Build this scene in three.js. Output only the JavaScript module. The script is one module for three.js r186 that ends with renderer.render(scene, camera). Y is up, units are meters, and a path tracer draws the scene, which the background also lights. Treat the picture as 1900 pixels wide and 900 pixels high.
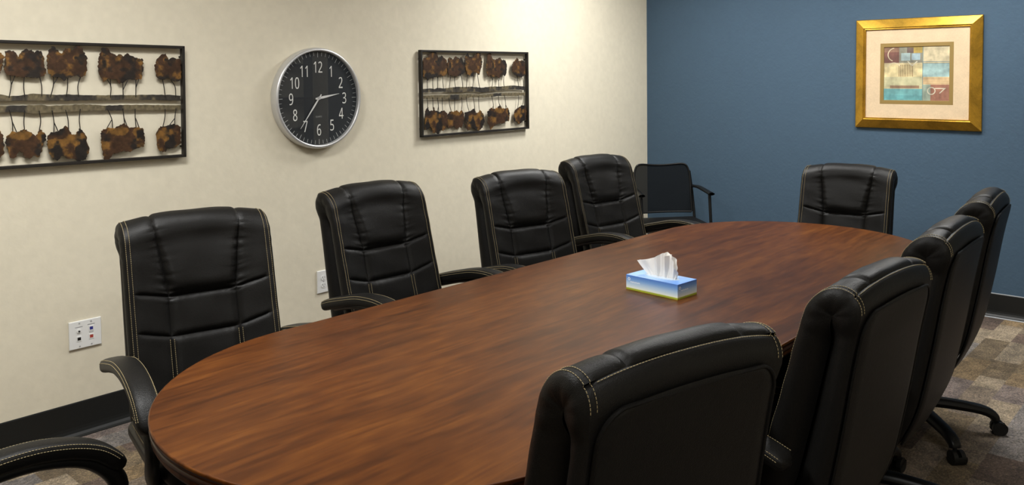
import * as THREE from 'three';
import { mergeGeometries } from 'three/addons/utils/BufferGeometryUtils.js';
import { RoundedBoxGeometry } from 'three/addons/geometries/RoundedBoxGeometry.js';
import { RectAreaLightUniformsLib } from 'three/addons/lights/RectAreaLightUniformsLib.js';

// ---------------------------------------------------------------- camera, light, exposure
const scene = new THREE.Scene();
scene.background = new THREE.Color(0x000000);
const renderer = new THREE.WebGLRenderer({ antialias: true });
renderer.toneMapping = THREE.LinearToneMapping;
renderer.toneMappingExposure = 1.05;
renderer.shadowMap.enabled = true;
RectAreaLightUniformsLib.init();

const FOCAL = 1541;                                   // focal length in pixels of the 1900 x 900 frame
const camera = new THREE.PerspectiveCamera(2 * Math.atan(450 / FOCAL) * 180 / Math.PI, 1900 / 900, 0.05, 50);
camera.position.set(3.751, 1.5, 5.766);
camera.up.set(-0.016, 0.999, -0.033);
camera.lookAt(3.751 - 0.665, 1.5 - 0.035, 5.766 - 0.746);
camera.setViewOffset(1900, 900, 950 - 965.8, 450 - 202.4, 1900, 900);
camera.updateProjectionMatrix();
scene.add(camera);

const ROOM = { x: 5.0, z: 7.6, y: 2.7 };
// recessed ceiling troffers: [x, z, width in x, length in z, intensity]
const TROFFERS = [
  [0.98, 1.35, 0.56, 0.56, 60, 'square recessed ceiling light above the tree art nearest the blue wall'],
  [1.45, 5.00, 0.56, 1.16, 37, 'long recessed ceiling light above the table end away from the blue wall'],
  [2.15, 3.40, 0.56, 1.16, 5, 'long recessed ceiling light above the middle of the table'],
  [2.55, 1.05, 1.16, 0.56, 27, 'long recessed ceiling light close to the blue wall'],
  [4.20, 5.30, 0.56, 1.16, 15, 'added unseen ceiling fill light beside the wall facing the clock'],  // fill lamp added out of view to brighten the turned chair backs
];
const LAMP_COLOR = new THREE.Color(1.0, 0.995, 0.975);

// ---------------------------------------------------------------- helpers
let seed = 12345;
function rnd() { seed = (seed * 1664525 + 1013904223) >>> 0; return seed / 4294967296; }
function rr(a, b) { return a + (b - a) * rnd(); }
const clamp = (v, a = 0, b = 1) => Math.min(b, Math.max(a, v));
const sstep = (a, b, v) => { const t = clamp((v - a) / (b - a)); return t * t * (3 - 2 * t); };
const lerp = (a, b, t) => a + (b - a) * t;
const V3 = (x, y, z) => new THREE.Vector3(x, y, z);

const used = {};
function numbered(name) {
  if (!(name in used)) { used[name] = 0; return name; }
  used[name]++;
  return name + '_' + String(used[name]).padStart(3, '0');
}
function shadow(o) { o.traverse(m => { if (m.isMesh) { m.castShadow = true; m.receiveShadow = true; } }); return o; }
function tag(o, label, category, group, kind) {
  o.userData.label = label; o.userData.category = category;
  if (group) o.userData.group = group;
  if (kind) o.userData.kind = kind;
  return o;
}
function thing(name, label, category, pos = [0, 0, 0], turn = 0, group) {
  const g = new THREE.Group(); g.name = numbered(name); g.position.set(...pos); g.rotation.y = turn;
  scene.add(g); return tag(g, label, category, group);
}
function part(name, geo, mat, parent, label) {
  const m = new THREE.Mesh(geo, mat); m.name = name; m.castShadow = m.receiveShadow = true;
  if (label) m.userData.label = label;
  parent.add(m); return m;
}
function struct(name, geo, mat, label, category) {
  const m = new THREE.Mesh(geo, mat); m.name = name; m.castShadow = m.receiveShadow = true;
  scene.add(m); return tag(m, label, category, null, 'structure');
}
function box(x0, x1, y0, y1, z0, z1) {
  const g = new THREE.BoxGeometry(x1 - x0, y1 - y0, z1 - z0); g.translate((x0 + x1) / 2, (y0 + y1) / 2, (z0 + z1) / 2); return g;
}
function rbox(x0, x1, y0, y1, z0, z1, r = 0.004, s = 2) {
  const g = new RoundedBoxGeometry(x1 - x0, y1 - y0, z1 - z0, s, r); g.translate((x0 + x1) / 2, (y0 + y1) / 2, (z0 + z1) / 2); return g;
}
// box-projected uv in metres
function metreUV(g, s = 1) {
  const h = g.index ? g.toNonIndexed() : g, p = h.attributes.position, n = h.attributes.normal, uv = [];
  for (let i = 0; i < p.count; i++) {
    const ax = Math.abs(n.getX(i)), ay = Math.abs(n.getY(i)), az = Math.abs(n.getZ(i));
    if (ay >= ax && ay >= az) uv.push(p.getX(i) * s, p.getZ(i) * s);
    else if (ax >= az) uv.push(p.getZ(i) * s, p.getY(i) * s);
    else uv.push(p.getX(i) * s, p.getY(i) * s);
  }
  h.setAttribute('uv', new THREE.Float32BufferAttribute(uv, 2)); return h;
}
function grid(nu, nv, fn, uvfn) {          // fn(i/nu, j/nv) -> [x,y,z]
  const pos = [], uv = [], idx = [];
  for (let j = 0; j <= nv; j++) for (let i = 0; i <= nu; i++) {
    const p = fn(i / nu, j / nv); pos.push(p[0], p[1], p[2]);
    const t = uvfn ? uvfn(i / nu, j / nv, p) : [i / nu, j / nv]; uv.push(t[0], t[1]);
  }
  for (let j = 0; j < nv; j++) for (let i = 0; i < nu; i++) {
    const a = j * (nu + 1) + i, b = a + 1, c = a + nu + 1, d = c + 1;
    idx.push(a, b, d, a, d, c);
  }
  const g = new THREE.BufferGeometry();
  g.setAttribute('position', new THREE.Float32BufferAttribute(pos, 3));
  g.setAttribute('uv', new THREE.Float32BufferAttribute(uv, 2));
  g.setIndex(idx); g.computeVertexNormals(); return g;
}
// sweep an ellipse (rx along side, ry along normal) along a curve lying roughly in a plane perpendicular to side
function sweep(points, n, m, radius, side = V3(1, 0, 0), power = 1) {
  const curve = new THREE.CatmullRomCurve3(points, false, 'centripetal');
  const fr = [];
  for (let j = 0; j <= n; j++) {
    const u = j / n, p = curve.getPoint(u), t = curve.getTangent(u);
    const nn = V3().crossVectors(t, side).normalize(), s = V3().crossVectors(nn, t).normalize();
    fr.push([p, s, nn]);
  }
  const g = grid(m, n, (a, b) => {
    const [p, s, nn] = fr[Math.round(b * n)], [rx, ry] = radius(b), th = a * Math.PI * 2;
    const c = Math.cos(th), d = Math.sin(th);
    const x = Math.sign(c) * Math.pow(Math.abs(c), power) * rx, y = Math.sign(d) * Math.pow(Math.abs(d), power) * ry;
    return [p.x + s.x * x + nn.x * y, p.y + s.y * x + nn.y * y, p.z + s.z * x + nn.z * y];
  }, (a, b) => [a * 0.2, b * 0.5]);
  g.userData = { curve, fr };
  return g;
}
// thread dashes along a list of points
function dashes(lines, w = 0.0008) {
  const pos = [], idx = [];
  for (const pts of lines) for (const [a, b] of pts) {
    const d = V3().subVectors(b, a).normalize();
    const s = Math.abs(d.y) < 0.9 ? V3(0, 1, 0).cross(d).normalize() : V3(1, 0, 0).cross(d).normalize();
    const n = V3().crossVectors(d, s), o = pos.length / 3;
    for (const q of [a, b]) for (const [x, y] of [[1, 0], [0, 1], [-1, 0], [0, -1]]) pos.push(q.x + (s.x * x + n.x * y) * w, q.y + (s.y * x + n.y * y) * w, q.z + (s.z * x + n.z * y) * w);
    for (let k = 0; k < 4; k++) { const e = (k + 1) % 4; idx.push(o + k, o + e, o + 4 + e, o + k, o + 4 + e, o + 4 + k); }
    idx.push(o, o + 2, o + 1, o, o + 3, o + 2, o + 4, o + 5, o + 6, o + 4, o + 6, o + 7);
  }
  const g = new THREE.BufferGeometry();
  g.setAttribute('position', new THREE.Float32BufferAttribute(pos, 3));
  g.setAttribute('uv', new THREE.Float32BufferAttribute(new Array(pos.length / 3 * 2).fill(0), 2));
  g.setIndex(idx); g.computeVertexNormals(); return g;
}
function dashAlong(fn, u0, u1, pitch = 0.0068, len = 0.0046) {   // fn(u) -> Vector3
  const N = 400, pts = [], acc = [0];
  for (let i = 0; i <= N; i++) { pts.push(fn(lerp(u0, u1, i / N))); if (i) acc.push(acc[i - 1] + pts[i].distanceTo(pts[i - 1])); }
  const at = s => { let i = 1; while (i < N && acc[i] < s) i++; const f = clamp((s - acc[i - 1]) / (acc[i] - acc[i - 1] || 1)); return pts[i - 1].clone().lerp(pts[i], f); };
  const out = [];
  for (let s = 0; s + len < acc[N]; s += pitch) out.push([at(s), at(s + len)]);
  return out;
}

// ---------------------------------------------------------------- procedural textures
function hash2(x, y, s) { let h = (x * 374761393 + y * 668265263 + s * 1442695041) | 0; h = Math.imul(h ^ (h >>> 13), 1274126177); h ^= h >>> 16; return (h >>> 0) / 4294967296; }
function vnoise(x, y, px, py, s) {
  const xi = Math.floor(x), yi = Math.floor(y), fx = x - xi, fy = y - yi;
  const ux = fx * fx * (3 - 2 * fx), uy = fy * fy * (3 - 2 * fy);
  const m = (v, p) => ((v % p) + p) % p;
  const x0 = m(xi, px), x1 = m(xi + 1, px), y0 = m(yi, py), y1 = m(yi + 1, py);
  return lerp(lerp(hash2(x0, y0, s), hash2(x1, y0, s), ux), lerp(hash2(x0, y1, s), hash2(x1, y1, s), ux), uy);
}
function fbm(u, v, fx, fy, oct, s) {       // u, v in 0..1, periodic
  let a = 0.5, r = 0, w = 0;
  for (let o = 0; o < oct; o++) { r += a * vnoise(u * fx, v * fy, fx, fy, s + o * 17); w += a; a *= 0.5; fx *= 2; fy *= 2; }
  return r / w;
}
function tex(w, h, fn, srgb, repeat) {
  const d = new Uint8Array(w * h * 4);
  for (let j = 0; j < h; j++) for (let i = 0; i < w; i++) {
    const c = fn((i + 0.5) / w, (j + 0.5) / h, i, j), k = (j * w + i) * 4;
    d[k] = clamp(c[0], 0, 255); d[k + 1] = clamp(c[1], 0, 255); d[k + 2] = clamp(c[2], 0, 255); d[k + 3] = c.length > 3 ? c[3] : 255;
  }
  const t = new THREE.DataTexture(d, w, h, THREE.RGBAFormat);
  t.wrapS = t.wrapT = THREE.RepeatWrapping; t.magFilter = THREE.LinearFilter; t.minFilter = THREE.LinearMipmapLinearFilter; t.generateMipmaps = true;
  if (srgb) t.colorSpace = THREE.SRGBColorSpace;
  if (repeat) t.repeat.set(repeat[0], repeat[1]);
  t.needsUpdate = true; return t;
}
const grey = v => [v, v, v];
const leatherBump = tex(512, 512, (u, v) => {
  const a = fbm(u, v, 64, 64, 2, 3), b = fbm(u, v, 9, 9, 3, 8);
  return grey(255 * clamp(0.62 * Math.abs(a * 2 - 1) + 0.38 * b));
}, false, [8, 8]);
const wallBump = tex(512, 512, (u, v) => grey(255 * (0.6 * fbm(u, v, 40, 40, 3, 5) + 0.4 * fbm(u, v, 8, 8, 3, 6))), false, [1.6, 1.6]);
const wallTint = (r, g, b, s) => tex(512, 512, (u, v) => { const k = 1 + 0.03 * (fbm(u, v, 5, 5, 4, s) - 0.5) + 0.035 * (fbm(u, v, 70, 70, 2, s + 9) - 0.5); return [r * k, g * k, b * k]; }, true, [0.5, 0.5]);
const woodMap = tex(1024, 2048, (u, v) => {            // u across the table (x), v along it (z); 1.6 m x 3.2 m
  const w1 = fbm(u, v, 6, 4, 3, 21), wx = u + 0.05 * (w1 - 0.5);
  const broad = fbm(wx, v, 10, 3, 3, 30), streak = fbm(wx, v, 44, 9, 4, 33), fine = fbm(wx, v, 170, 26, 3, 35), fleck = fbm(u, v, 90, 60, 2, 38);
  let k = 0.48 + 0.45 * (broad - 0.5) + 0.5 * (streak - 0.5) + 0.5 * (fine - 0.5) + 0.3 * (fleck - 0.5);
  k = clamp(k, 0, 1);
  const dark = [46, 22, 8], mid = [77, 41, 15], lite = [106, 63, 24];
  const f = k < 0.5 ? k * 2 : (k - 0.5) * 2, A = k < 0.5 ? dark : mid, B = k < 0.5 ? mid : lite;
  return [lerp(A[0], B[0], f), lerp(A[1], B[1], f), lerp(A[2], B[2], f)];
}, true, [1 / 1.6, 1 / 3.2]);
const carpetPatch = (() => {                            // rectangles of yarn colour, 3.2 m square
  const S = 3.2, list = [], pal = [[126, 112, 97], [97, 82, 72], [140, 126, 106], [110, 98, 92], [86, 72, 64], [128, 108, 80], [118, 112, 108], [104, 90, 70]];
  let x = 0;
  while (x < S - 1e-6) {
    let w = Math.min(rr(0.09, 0.15), S - x); if (S - x - w < 0.06) w = S - x;
    const col = []; let z = rr(-0.3, 0);
    while (z < S) { const l = rr(0.16, 0.42); col.push([z, z + l, pal[Math.floor(rnd() * pal.length)], rr(0.92, 1.08)]); z += l; }
    list.push([x, x + w, col]); x += w;
  }
  return (px, pz) => { for (const [a, b, col] of list) if (px >= a && px < b) { for (const [c, d, q, k] of col) if (pz >= c && pz < d) return [q, k, a, c]; return [col[0][2], 1, a, 0]; } return [pal[0], 1, 0, 0]; };
})();
const carpetMap = tex(2048, 2048, (u, v, i, j) => {
  const [c, k] = carpetPatch(u * 3.2, v * 3.2);
  const loop = hash2(i >> 1, j >> 1, 77), row = hash2(i >> 2, j >> 3, 78), n = fbm(u, v, 60, 60, 2, 71);
  const s = k * (0.62 + 0.36 * loop + 0.22 * row + 0.34 * (n - 0.5));
  const t = hash2(i >> 2, j >> 2, 99);
  return [c[0] * s + (t > 0.86 ? 16 : 0), c[1] * s + (t > 0.86 ? 13 : 0), c[2] * s + (t > 0.86 ? 8 : 0)];
}, true, [1 / 3.2, 1 / 3.2]);
const carpetBump = tex(1024, 1024, (u, v, i, j) => grey(255 * (0.5 * hash2(i >> 1, j >> 1, 41) + 0.5 * hash2(i >> 2, j >> 2, 42))), false, [1 / 1.2, 1 / 1.2]);
const rustMap = s => tex(512, 512, (u, v) => {
  const a = fbm(u, v, 8, 8, 4, s), b = fbm(u + 0.1 * a, v, 11, 11, 4, s + 5), c = fbm(u, v, 24, 24, 3, s + 9);
  const gold = sstep(0.48, 0.66, b), dark = sstep(0.46, 0.62, a);
  let q = [lerp(70, 122, gold), lerp(49, 88, gold), lerp(34, 44, gold)];
  q = [lerp(q[0], 40, dark), lerp(q[1], 35, dark), lerp(q[2], 32, dark)];
  const k = 0.7 + 0.6 * c; return [q[0] * k, q[1] * k, q[2] * k];
}, true);
const rustA = rustMap(140), rustB = rustMap(260);
const goldMap = tex(512, 512, (u, v) => {
  const a = fbm(u, v, 6, 6, 4, 400), b = fbm(u, v, 60, 60, 2, 410), k = 0.8 + 0.3 * a + 0.14 * (b - 0.5);
  return [184 * k, 142 * k, 52 * k];
}, true, [3, 3]);

// ---------------------------------------------------------------- materials
const std = o => new THREE.MeshStandardMaterial(o), phy = o => new THREE.MeshPhysicalMaterial(o);
const lin = (r, g, b) => new THREE.Color().setRGB(r, g, b);
const M = {
  beige: std({ map: wallTint(214, 206, 185, 11), roughness: 0.75, bumpMap: wallBump, bumpScale: 0.0006 }),
  blue: std({ map: wallTint(58, 80, 99, 12), roughness: 0.8, bumpMap: wallBump, bumpScale: 0.0012 }),
  ceiling: std({ color: lin(0.72, 0.71, 0.68), roughness: 0.9, bumpMap: wallBump, bumpScale: 0.001 }),
  carpet: std({ map: carpetMap, roughness: 1, bumpMap: carpetBump, bumpScale: 0.004 }),
  base: phy({ color: lin(0.010, 0.0105, 0.010), roughness: 0.42, specularIntensity: 0.6 }),
  wood: phy({ map: woodMap, roughness: 0.32, specularIntensity: 0.22 }),
  woodEdge: std({ color: lin(0.042, 0.016, 0.009), roughness: 0.38 }),
  woodDark: std({ color: lin(0.035, 0.014, 0.008), roughness: 0.5 }),
  leather: phy({ color: lin(0.0062, 0.0058, 0.0053), roughness: 0.43, bumpMap: leatherBump, bumpScale: 0.0005, specularIntensity: 0.3 }),
  plastic: phy({ color: lin(0.005, 0.005, 0.005), roughness: 0.38, specularIntensity: 0.5 }),
  plasticMatt: phy({ color: lin(0.008, 0.008, 0.008), roughness: 0.5, specularIntensity: 0.5 }),
  thread: std({ color: lin(0.30, 0.24, 0.125), roughness: 0.8 }),
  chrome: std({ color: lin(0.35, 0.35, 0.36), roughness: 0.25, metalness: 1 }),
  silver: std({ color: lin(0.60, 0.60, 0.60), roughness: 0.36, metalness: 0.55 }),
  hand: std({ color: lin(0.82, 0.82, 0.8), roughness: 0.3, metalness: 0.3 }),
  whitePlastic: std({ color: lin(0.72, 0.72, 0.70), roughness: 0.35 }),
  darkIron: std({ color: lin(0.022, 0.019, 0.016), roughness: 0.45, metalness: 0.4 }),
  gold: std({ map: goldMap, roughness: 0.3, metalness: 0.85 }),
  housing: std({ color: lin(0.5, 0.5, 0.48), roughness: 0.6 }),
  lens: std({ color: lin(0.8, 0.8, 0.8), roughness: 0.6, emissive: LAMP_COLOR, emissiveIntensity: 3 }),
  shelf: std({ color: lin(0.02, 0.018, 0.016), roughness: 0.5 }),
};

// ---------------------------------------------------------------- room
{
  const T = 0.12, { x: X, z: Z, y: Y } = ROOM;
  struct('floor', metreUV(box(-T, X + T, -T, 0, -T, Z + T)), M.carpet, 'patchwork brown and grey carpet floor', 'floor');
  struct('wall_left', metreUV(box(-T, 0, 0, Y, -T, Z + T)), M.beige, 'beige painted wall carrying clock and tree art', 'wall');
  struct('wall_back', metreUV(box(0, X, 0, Y, -T, 0)), M.blue, 'blue painted accent wall behind the table head', 'wall');
  struct('wall_right', metreUV(box(X, X + T, 0, Y, -T, Z + T)), M.beige, 'beige wall facing the wall clock', 'wall');
  struct('wall_front', metreUV(box(0, X, 0, Y, Z, Z + T)), M.beige, 'beige wall opposite the blue wall', 'wall');
  struct('trim_1', metreUV(box(4.50, 4.78, 0, Y, 0, 0.02)), M.beige, 'pale upright panel on the blue wall near the corner', 'trim');
  // ceiling with an opening for every troffer
  const sh = new THREE.Shape([[0, 0], [X, 0], [X, Z], [0, Z]].map(p => new THREE.Vector2(...p)));
  for (const [x, z, w, l] of TROFFERS) sh.holes.push(new THREE.Path([[x - w / 2, z - l / 2], [x - w / 2, z + l / 2], [x + w / 2, z + l / 2], [x + w / 2, z - l / 2]].map(p => new THREE.Vector2(...p))));
  const cg = new THREE.ExtrudeGeometry(sh, { depth: 0.06, bevelEnabled: false }); cg.rotateX(Math.PI / 2); cg.translate(0, Y + 0.06, 0);
  struct('ceiling', metreUV(cg), M.ceiling, 'white office ceiling with recessed light troffers', 'ceiling');
  // vinyl cove base: profile height 0.1455 with a flared toe
  const prof = [[0, 0], [0.027, 0], [0.027, 0.003], [0.018, 0.0085], [0.010, 0.018], [0.0062, 0.03], [0.0045, 0.042], [0.0045, 0.141], [0.0032, 0.1445], [0.001, 0.1455], [0, 0.1455]];
  const cove = len => { const s = new THREE.Shape(prof.map(p => new THREE.Vector2(...p))); return new THREE.ExtrudeGeometry(s, { depth: len, bevelEnabled: false }); };
  const gl = cove(Z); struct('baseboard_left', gl, M.base, 'black vinyl cove base along the beige wall', 'baseboard');
  const gb = cove(X); gb.rotateY(-Math.PI / 2); gb.translate(X, 0, 0); struct('baseboard_back', gb, M.base, 'black vinyl cove base along the blue wall', 'baseboard');
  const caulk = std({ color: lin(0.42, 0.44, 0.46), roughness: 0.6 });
  struct('trim_2', box(0.02, X - 0.02, 0.1452, 0.1495, 0, 0.0035), caulk, 'thin pale caulk line above the base on the blue wall', 'trim');
  struct('trim_3', rbox(0.03, X - 0.03, 0, 0.006, 0.0265, 0.036, 0.002), caulk, 'thin pale strip added along the foot of the blue wall', 'trim');  // added pale strip at the base toe, in the grey of the caulk line
  const gr = cove(Z); gr.rotateY(Math.PI); gr.translate(X, 0, Z); struct('baseboard_right', gr, M.base, 'black vinyl cove base along the wall facing the clock', 'baseboard');
}
TROFFERS.forEach(([x, z, w, l, power, label], i) => {
  const t = thing('ceiling_light', label, 'ceiling light', [x, ROOM.y, z], 0, 'recessed ceiling lights');
  const d = 0.11, e = 0.012;
  part('housing', mergeGeometries([box(-w / 2 - e, -w / 2, 0, d, -l / 2 - e, l / 2 + e), box(w / 2, w / 2 + e, 0, d, -l / 2 - e, l / 2 + e), box(-w / 2, w / 2, 0, d, -l / 2 - e, -l / 2), box(-w / 2, w / 2, 0, d, l / 2, l / 2 + e), box(-w / 2 - e, w / 2 + e, d, d + e, -l / 2 - e, l / 2 + e)]), M.housing, t);
  part('lens', box(-w / 2 + 0.004, w / 2 - 0.004, d - 0.02, d - 0.004, -l / 2 + 0.004, l / 2 - 0.004), M.lens, t);
  const L = new THREE.RectAreaLight(LAMP_COLOR, power, w - 0.02, l - 0.02);
  L.position.set(0, d - 0.026, 0); L.rotation.x = -Math.PI / 2; L.castShadow = true; L.name = 'lamp'; t.add(L);
});
[0.94, 1.31, 1.70].forEach((y, i) => {
  const s = new THREE.Mesh(rbox(4.76, 5.0, y - 0.012, y + 0.012, 0.03, 1.1, 0.003), M.shelf); s.name = numbered('wall_shelf'); scene.add(shadow(s));
  tag(s, ['lowest', 'middle', 'topmost'][i] + ' dark floating shelf on the wall facing the clock', 'shelf', 'floating shelves');
});

// ---------------------------------------------------------------- conference table
const TB = { x: 2.155, z0: 2.205, z1: 4.407, R: 0.605, top: 0.75 };
{
  const t = thing('conference_table', 'long racetrack oval conference table with brown woodgrain top', 'table', [TB.x, 0, (TB.z0 + TB.z1) / 2]);
  const hl = (TB.z1 - TB.z0) / 2, N = 48;
  const ctr = [];                                       // [centre z, nx, nz]
  for (let i = 0; i <= N; i++) { const a = -Math.PI / 2 + Math.PI * i / N; ctr.push([hl, Math.sin(a), Math.cos(a)]); }
  for (let i = 0; i <= N; i++) { const a = Math.PI / 2 + Math.PI * i / N; ctr.push([-hl, Math.sin(a), Math.cos(a)]); }
  ctr.push(ctr[0]);
  const ring = prof => grid(ctr.length - 1, prof.length - 1, (a, b) => {
    const [cz, nx, nz] = ctr[Math.round(a * (ctr.length - 1))], [inset, y] = prof[Math.round(b * (prof.length - 1))], r = TB.R - inset;
    return [nx * r, y, cz + nz * r];
  }, (a, b, p) => [p[0], p[2] + p[1]]);
  const Y = TB.top;
  const sh = new THREE.Shape(ctr.slice(0, -1).map(([cz, nx, nz]) => new THREE.Vector2(nx * (TB.R - 0.0035), -(cz + nz * (TB.R - 0.0035)))));
  const tg = new THREE.ExtrudeGeometry(sh, { depth: 0.036, bevelEnabled: false, curveSegments: 4 }); tg.rotateX(-Math.PI / 2); tg.translate(0, Y - 0.036, 0);
  part('tabletop', metreUV(tg), M.wood, t, 'brown woodgrain tabletop');
  part('edge_lip', ring([[0.0034, Y + 0.0001], [0.002, Y - 0.0001], [0.0006, Y - 0.001], [0, Y - 0.003], [0, Y - 0.006]]), M.wood, t);
  part('edge_band', ring([[0, Y - 0.006], [0.0005, Y - 0.010], [0.006, Y - 0.012], [0.006, Y - 0.015], [0.002, Y - 0.017], [0.001, Y - 0.022], [0.003, Y - 0.027], [0.009, Y - 0.029], [0.009, Y - 0.032], [0.005, Y - 0.034], [0.006, Y - 0.040], [0.010, Y - 0.046], [0.016, Y - 0.050], [0.03, Y - 0.052], [0.06, Y - 0.052], [0.06, Y - 0.036]]), M.woodEdge, t, 'dark ribbed table edge');
  for (const s of [-1, 1]) {
    part('pedestal', rbox(-0.14, 0.14, 0.09, Y - 0.037, s * 0.75 - 0.12, s * 0.75 + 0.12, 0.012), M.woodDark, t);
    part('foot', rbox(-0.17, 0.17, 0, 0.09, s * 0.75 - 0.16, s * 0.75 + 0.16, 0.012), M.woodDark, t);
  }
  part('beam', rbox(-0.02, 0.02, 0.25, Y - 0.037, -0.64, 0.64, 0.004), M.woodDark, t);
}

// ---------------------------------------------------------------- executive chair
// local frame: origin on the floor below the column, sitter faces +z
const BK = { y: 1.04, z: -0.33, L: 0.27, r: 0.065, s1: 0.266, s2: 0.395, tb: 0.68, xr: 0.235, tp: 0.062 };
const cL = Math.cos(BK.L), sL = Math.sin(BK.L);
const LF = BK.tb - BK.r, ARC = Math.PI * BK.r, LBk = BK.tb + 0.01 - BK.r;      // lengths of front, roll and back of the profile
const SG1 = -(BK.s1 - BK.r), SG2 = -(BK.s2 - BK.r), SGST = 2.14 * BK.r, SGP = ARC + BK.tp - BK.r;
function prof(sg) {
  if (sg <= 0) return [BK.r - sg, 0, 0];
  if (sg <= ARC) { const f = sg / BK.r; return [BK.r - BK.r * Math.sin(f), -BK.r + BK.r * Math.cos(f), f]; }
  const t = BK.r + sg - ARC;
  return [t, -2 * BK.r - 0.028 * sstep(0.1, 0.6, t), Math.PI];
}
function place(t, d, x, off, f) {            // t down from the top, d forward of the front plane
  t -= off * Math.sin(f); d += off * Math.cos(f);
  t += 0.026 * Math.pow(Math.min(1, Math.abs(x) / 0.24), 2.5) * (1 - sstep(0.02, 0.35, t));      // crowned top
  const fwd = t > 0.5 && d < -0.06 ? 0.7 * (t - 0.5) * (t - 0.5) : 0;
  return [x, BK.y - t * cL + d * sL * (d < 0 ? sstep(0.06, 0.34, t) : 1), BK.z + t * sL + d * cL + fwd];
}
const bottomK = t => t < 0.63 ? 1 : 1 - 0.2 * (1 - Math.sqrt(Math.max(0, 1 - Math.pow((t - 0.63) / 0.062, 2))));
function seamX(t) { return t < 0.02 ? 0.142 : t < BK.s1 ? lerp(0.142, 0.109, (t - 0.02) / (BK.s1 - 0.02)) : 0.111; }
const closeF = (a, w) => 1 - Math.pow(1 - clamp(a / w), 2.2);
// cushion offset above the profile; sg along the profile, x across
function bulge(sg, x, t, f) {
  const ax = Math.abs(x), xs = seamX(t), front = 1 - sstep(0.4, 1.6, f);
  let o = front * (-0.030 + 0.032 * Math.pow(ax / BK.xr, 2)) * sstep(-0.01, 0.1, t);
  if (sg > SGST) {                                       // plain band behind the stitched seam
    return o + 0.004 * closeF(sg - SGST, 0.012);
  }
  const centre = ax < xs;
  let b, a0, a1;
  if (centre) {
    b = closeF((xs - ax), lerp(0.03, 0.016, sstep(-0.1, 0.05, sg)));
    if (sg > SG1) { a0 = sg - SG1; a1 = SGST - sg; const env = closeF(a0, 0.05) * closeF(a1, 0.02); o += env * b * lerp(0.024, 0.007, sstep(-0.12, 0.06, sg)); }
    else if (sg > SG2) { o += 0.011 * closeF(sg - SG2, 0.022) * closeF(SG1 - sg, 0.02) * b; }
    else o += 0.012 * closeF(SG2 - sg, 0.022) * b;
  } else {
    b = closeF(ax - xs, 0.022);
    const o0 = o;
    if (sg > SG1) o += lerp(0.009, 0.005, sstep(-0.1, 0.05, sg)) * closeF(sg - SG1, 0.018) * closeF(SGST - sg, 0.016) * b;
    else if (sg > SG2) o += 0.008 * closeF(sg - SG2, 0.016) * closeF(SG1 - sg, 0.016) * b;
    else o += 0.008 * closeF(SG2 - sg, 0.016) * b;
    o = lerp(o, o0 + 0.006, sstep(0.198, 0.222, ax));      // flat double-stitched border
  }
  // gathers beside the long seams of the headrest
  if (sg > SG1 - 0.02 && sg < 0.09) {
    const dS = Math.abs(ax - xs), g = Math.exp(-dS / 0.016) * (1 - Math.exp(-dS / 0.004));
    o += 0.0032 * g * (Math.sin(sg * 330 + 3 * Math.sin(sg * 61)) + 0.6 * Math.sin(sg * 171 + x * 40)) * sstep(0.09, 0.02, sg);
  }
  const hs = Math.min(Math.abs(sg - SG1), Math.abs(sg - SG2));
  o += 0.0016 * Math.exp(-hs / 0.012) * (1 - Math.exp(-hs / 0.003)) * Math.sin(x * 210 + 2 * Math.sin(x * 83));
  o += 0.0012 * Math.sin(x * 31 + sg * 17) * Math.sin(sg * 41 - x * 9);
  return o;
}
// seams of the side columns climb towards the border
function tilt(sg, x) {
  const [t] = prof(sg), xs = seamX(t), w = clamp((Math.abs(x) - xs) / (BK.xr - xs));
  const k = sg > 0 ? 0 : sstep(0, 0.12, -sg) * sstep(-LF, -LF + 0.12, sg);
  return 0.03 * w * k;
}
function surf(sg, x, extra = 0) {
  const [t, d, f] = prof(sg), off = bulge(sg, x, t, f) + extra, e = tilt(sg, x), kx = bottomK(t);
  return place(t - e, d, x * kx * (sg > ARC ? lerp(1, 0.955, clamp((sg - ARC) / 0.05)) : 1), off, f);
}
const surfV = (sg, x, e = 0.0006) => V3(...surf(sg, x, e));
function patch(sgA, sgB, x0, x1, rows, cols) {          // x0, x1: functions of t
  return grid(cols, rows, (a, b) => {
    const ea = 0.5 - 0.5 * Math.cos(Math.PI * a), eb = lerp(b, 0.5 - 0.5 * Math.cos(Math.PI * b), 0.7);
    const sg = lerp(sgA, sgB, eb), [t] = prof(sg);
    return surf(sg + (b === 0 ? 1e-6 : b === 1 ? -1e-6 : 0), lerp(x0(t), x1(t), ea));
  }, (a, b, p) => [p[0], lerp(sgA, sgB, b)]);
}
const xsL = t => -seamX(t), xsR = t => seamX(t), xbL = () => -BK.xr, xbR = () => BK.xr;
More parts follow.
